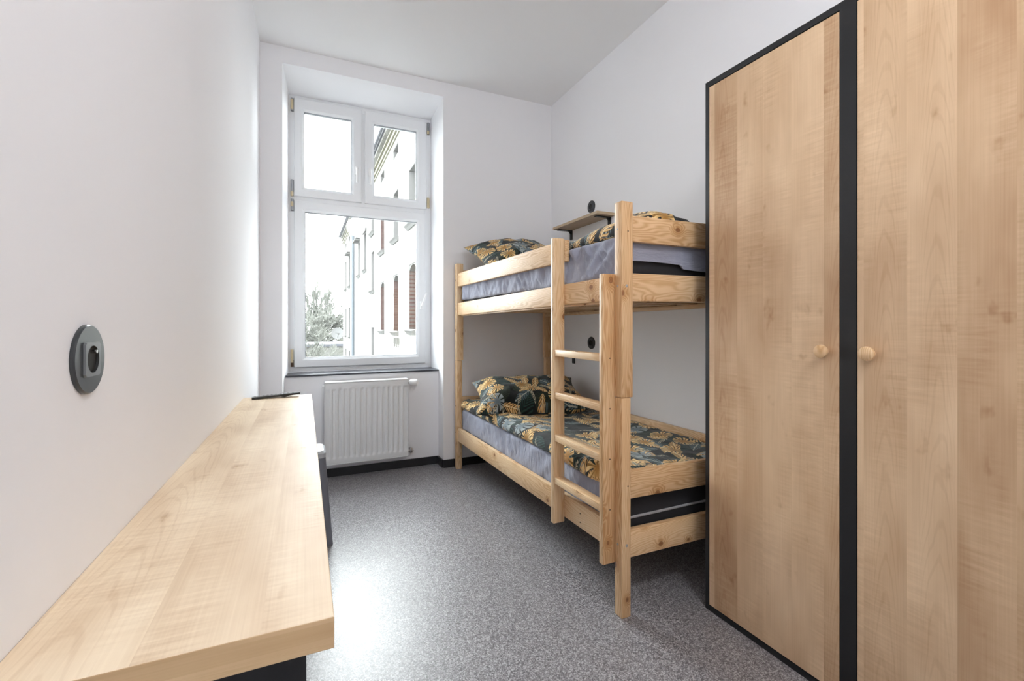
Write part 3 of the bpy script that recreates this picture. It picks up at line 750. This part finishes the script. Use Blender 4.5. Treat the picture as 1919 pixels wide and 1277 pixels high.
def pillow(label, size, T, loc, rot, uvo, seed):
    a, b = size[0] / 2, size[1] / 2; N = 44; bm = bmesh.new(); uv = bm.loops.layers.uv.verify(); G = {}
    for s in (1, -1):
        for i in range(N + 1):
            for j in range(N + 1):
                u, v = 2 * i / N - 1, 2 * j / N - 1
                edge = i in (0, N) or j in (0, N)
                if edge and s == -1: G[(s, i, j)] = G[(1, i, j)]; continue
                x = a * u * (1 - .11 * (1 - v * v)); y = b * v * (1 - .11 * (1 - u * u))
                t = T * (max(0, (1 - u ** 4)) * max(0, (1 - v ** 4))) ** .62 * (1 - .25 * (u * u + v * v) / 2)
                w_ = .014 * fb((x * 5, y * 5, s), seed) + .007 * fb((x * 14, y * 14, s), seed + 4)
                w_ *= min(1, (1 - max(abs(u), abs(v))) * 5)
                crease = .010 * math.sin(6 * math.atan2(v, u) + seed) * min(1, (u * u + v * v)) * min(1, (1 - max(abs(u), abs(v))) * 4)
                G[(s, i, j)] = bm.verts.new((x, y, s * (t + w_ + crease) + .02 * math.sin(u * 2.2 + seed)))
    for s in (1, -1):
        for i in range(N):
            for j in range(N):
                q = [G[(s, i, j)], G[(s, i + 1, j)], G[(s, i + 1, j + 1)], G[(s, i, j + 1)]]
                f = bm.faces.new(q if s == 1 else q[::-1])
                for l in f.loops: l[uv].uv = (l.vert.co.x * 1.12 + uvo[0], l.vert.co.y * 1.12 + uvo[1] + (0 if s == 1 else 2))
    me = bpy.data.meshes.new('pillow'); bm.to_mesh(me); bm.free(); me.materials.append(m_leaf)
    for p in me.polygons: p.use_smooth = True
    o = bpy.data.objects.new('pillow', me); COL.objects.link(o)
    B = Matrix.Translation(P0) @ Matrix.Rotation(TH, 4, 'Z')
    o.matrix_world = B @ Matrix.Translation(loc) @ Matrix.Rotation(rot[2], 4, 'Z') @ Matrix.Rotation(rot[0], 4, 'X') @ Matrix.Rotation(rot[1], 4, 'Y')
    return tag(o, label, 'pillow', 'leaf patterned pillows')
R = math.radians
pillow('tropical leaf patterned pillow leaning at the head of the upper bunk', (.74, .56), .085, (.42, 1.765, 1.680), (R(24), R(-3), R(0)), (3.3, 6.1), 1.3)
pillow('tropical leaf patterned pillow leaning askew at the head of the lower bunk', (.80, .56), .13, (.385, 1.545, .628), (R(15), R(-2), R(-16)), (9.1, 2.4), 4.6)

# ------------------------------------------------------------------ outside: facade across the yard, shed, trees
ZG = -8.0
bm = bmesh.new(); add_box(bm, -60, 60, 4.6, 140, ZG - .3, ZG); o = struct('ground_outside', bm, m_ground); tag(o, 'pale courtyard ground far below the window', 'ground')
bld = thing('apartment_building', 'old pale rendered tenement with bricked-up windows across the yard', 'building', (3.05, 27, ZG))
XF = 3.05
cols = [14.3, 17.15, 20.35, 23.4, 26.5, 29.7, 36.2, 39.6]
hw = .52
def openings(i):
    if i == 3: return [(-3.2, -1.0), (-.9, 1.03), (2.80, 4.75), (5.65, 7.2)]
    if i == 0: return [(-2.8, -.8), (.97, 3.05), (4.3, 6.1)]
    if i < 3: return [(-2.8, -.8), (.88, 2.98), (4.28, 6.05), (7.32, 7.72)]
    if i in (4, 5): return [(-2.8, -.8), (4.15, 6.2), (7.32, 7.72)]
    return [(-2.8, -.8), (.25, 2.42), (3.98, 6.28), (7.32, 7.72)]
bm = bmesh.new()
ycuts = [9.0] + [c + s * hw for c in cols for s in (-1, 1)] + [42.5]
def wbox(y0, y1, z0, z1): add_box(bm, XF, XF + .4, y0, y1, z0, z1)
for k in range(0, len(ycuts), 2): wbox(ycuts[k], ycuts[k + 1], ZG, 8.7)
for i, c in enumerate(cols):
    z = ZG
    for (a, b) in openings(i): wbox(c - hw, c + hw, z, a); z = b
    wbox(c - hw, c + hw, z, 8.7)
add_box(bm, XF + .4, XF + 9, 42.1, 42.5, ZG, 8.7)
rel(finish('facade_wall', bm, m_render), bld)
for i, c in enumerate(cols):
    for j, (a, b) in enumerate(openings(i)):
        brick = i in (0, 1, 2) and j == 1 or (i == 2 and j == 2)
        bm = bmesh.new(); add_box(bm, XF + .20, XF + .28, c - hw + .001, c + hw - .001, a + .001, b - .001)
        wn = rel(finish('window', bm, m_brick if brick else m_outdark), bld)
        if brick: wn['label'] = 'opening filled with red brick'
        if not brick and b - a > 1:
            bm = bmesh.new(); add_box(bm, XF + .18, XF + .199, c - hw + .002, c + hw - .002, a + .002, a + .1); add_box(bm, XF + .18, XF + .199, c - .04, c + .04, a + .1, b - .002); add_box(bm, XF + .18, XF + .199, c - hw + .002, c - hw + .09, a + .1, b - .002)
            add_box(bm, XF + .18, XF + .199, c + hw - .09, c + hw - .002, a + .1, b - .002)
            finish('casement', bm, m_outgrey, wn)
        if brick:   # rounded brick lintel edge and jamb lining
            bm = bmesh.new(); add_box(bm, XF + .02, XF + .199, c + hw - .012, c + hw - .001, a + .002, b - .2); finish('jamb', bm, m_brick, wn)
            bm = bmesh.new(); add_prism(bm, [(c - hw + .002, b - .002), (c - hw + .002, b - .20), (c - .25, b - .06), (c, b - .03), (c + .25, b - .06), (c + hw - .013, b - .20), (c + hw - .013, b - .002)], XF + .02, XF + .199, 'x'); finish('arched_lintel', bm, m_outgrey, wn)
        if not brick:  # thin lining that carries the reveal's shade as a darker colour
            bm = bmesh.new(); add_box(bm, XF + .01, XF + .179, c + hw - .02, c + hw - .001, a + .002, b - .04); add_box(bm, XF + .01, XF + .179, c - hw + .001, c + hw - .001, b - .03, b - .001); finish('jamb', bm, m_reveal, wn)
        if b - a > 1:
            bm = bmesh.new(); add_prism(bm, [(XF - .16, a - .02), (XF - .001, a + .03), (XF + .0, a - .13), (XF - .05, a - .15), (XF - .10, a - .07)], c - hw - .08, c + hw + .08, 'y'); rel(finish('sill', bm, m_outgrey), bld)
    if i in (4, 5, 6):
        b = openings(i)[-2][1]
        bm = bmesh.new(); add_box(bm, XF - .32, XF - .001, c - .65, c + .65, b + .02, b + .10); add_box(bm, XF - .25, XF - .001, c - .6, c + .6, b + .14, b + .2); rel(finish('canopy', bm, m_outgrey), bld)
for (d, za, zb, m) in ((.05, 7.95, 8.02, m_outyellow), (.08, 8.12, 8.24, m_outyellow), (.12, 8.36, 8.42, m_outyellow), (.20, 8.60, 8.70, m_render)):
    bm = bmesh.new(); add_box(bm, XF - d, XF + .0 - .001, 9, 42.5 + d * .5, za, zb); rel(finish('cornice', bm, m), bld)
bm = bmesh.new(); add_prism(bm, [(XF - .26, 8.72), (XF - .26, 8.80), (XF + 6, 11.5), (XF + 6, 8.72)], 8.9, 42.9, 'y'); rel(finish('roof', bm, m_roof), bld)
bm = bmesh.new(); add_tube(bm, [(XF - .33, 9, 8.76), (XF - .33, 42.9, 8.76)], .06, 8); rel(finish('gutter', bm, m_roof), bld)
bm = bmesh.new(); add_tube(bm, [(XF - .3, 32.0, 8.68), (XF - .14, 32.0, 8.2), (XF - .14, 32.0, 7.5), (XF - .14, 32.0, ZG)], .095, 10); rel(finish('downpipe', bm, m_pipe, smooth=True), bld)
bm = bmesh.new()
for k in range(7): add_box(bm, XF - .03, XF - .001, 16.4 + k * .17, 16.45 + k * .17, .42 - (k % 2) * .1, .66)
rel(finish('wall_marks', bm, m_outgrey), bld)
t = thing('satellite_dish', 'white round satellite dish on the far corner of the tenement', 'satellite dish', (XF, 41.9, .38))
bm = bmesh.new(); add_lathe(bm, [(0, .10), (.25, .085), (.42, .04), (.50, 0), (.50, -.02), (.42, .02), (.25, .065), (0, .08)], (-.52, -.5, 0), (.15, 1, -.2), 28); finish('dish', bm, m_dish, t, smooth=True)
bm = bmesh.new(); add_tube(bm, [(-.52, -.40, .0), (-.3, .1, -.1), (-.002, .1, -.1)], .03, 8); add_tube(bm, [(-.52, -.45, -.38), (-.48, -.95, -.05)], .02, 6); add_box(bm, -.55, -.42, -1.05, -.92, -.1, .02); add_tube(bm, [(-.35, -1.0, -.0), (-.75, -1.0, .05)], .015, 6)
finish('dish_arm', bm, m_outgrey, t)
# low shed
sh = thing('outbuilding', 'low grey outbuilding with a flat roof under the trees', 'building', (.5, 50, ZG))
bm = bmesh.new(); add_box(bm, -4.5, 4.6, 50, 56, ZG, -1.1); rel(finish('wall', bm, m_shed), sh)
bm = bmesh.new(); add_box(bm, -4.7, 4.8, 49.7, 56.2, -1.1, -.85); rel(finish('roof', bm, m_roof), sh)
for k in range(5):
    bm = bmesh.new(); add_box(bm, -3.8 + k * 1.6, -3.1 + k * 1.6, 49.94, 49.99, -3.0, -2.0); rel(finish('window', bm, m_outdark), sh)
def tree(loc, H, label, spread=.5, seed=0, lean=0, nt=4, fine=5, col=m_twig, rm_=.022):
    rng = random.Random(seed); t = thing('tree', label, 'tree', loc, group='bare trees outside the window')
    tr = bmesh.new(); tw = bmesh.new()
    def grow(p, d, L, r, lvl):
        q = p + d * L; mid = p + d * L * .5 + Vector((rng.uniform(-1, 1), rng.uniform(-1, 1), 0)) * L * .05
        add_tube(tr if lvl < 3 else tw, [p, mid, q], r, 5 if lvl < 3 else 3, r * .6)
        if lvl >= fine: return
        for k in range(nt if lvl else nt + 3):
            s = rng.uniform(.35, 1.0); nd = (d + Vector((rng.gauss(0, 1), rng.gauss(0, 1), rng.gauss(.25, .5))) * spread).normalized()
            grow(p + d * L * s, nd, L * rng.uniform(.45, .7), max(rm_, r * .55), lvl + 1)
    grow(Vector((0, 0, 0)), Vector((lean, 0, 1)).normalized(), H * .55, H * .014, 0)
    finish('trunk', tr, m_bark, t); finish('twigs', tw, col, t)
    return t
tree((.3, 46, ZG), 9.3, 'pale bare tree in front of the outbuilding at the left of the pane', .55, 3)
tree((1.1, 66, ZG), 13.5, 'tall slim poplar rising above the other trees', .20, 5, 0, 5, rm_=.035)
tree((2.2, 60, ZG), 9.6, 'rounded bare tree behind the outbuilding, left of the dish', .75, 8, 0, 5, rm_=.045)
tree((4.3, 64, ZG), 10.6, 'bare bushy tree partly hidden by the far corner of the tenement', .75, 12, 0, 5, rm_=.045)
tree((-.9, 61, ZG), 9.2, 'bare tree behind the outbuilding at the far left', .75, 15, 0, 5, rm_=.045)
tree((.7, 65, ZG), 8.8, 'low bare tree directly behind the outbuilding roof', .8, 21, 0, 5, rm_=.045)
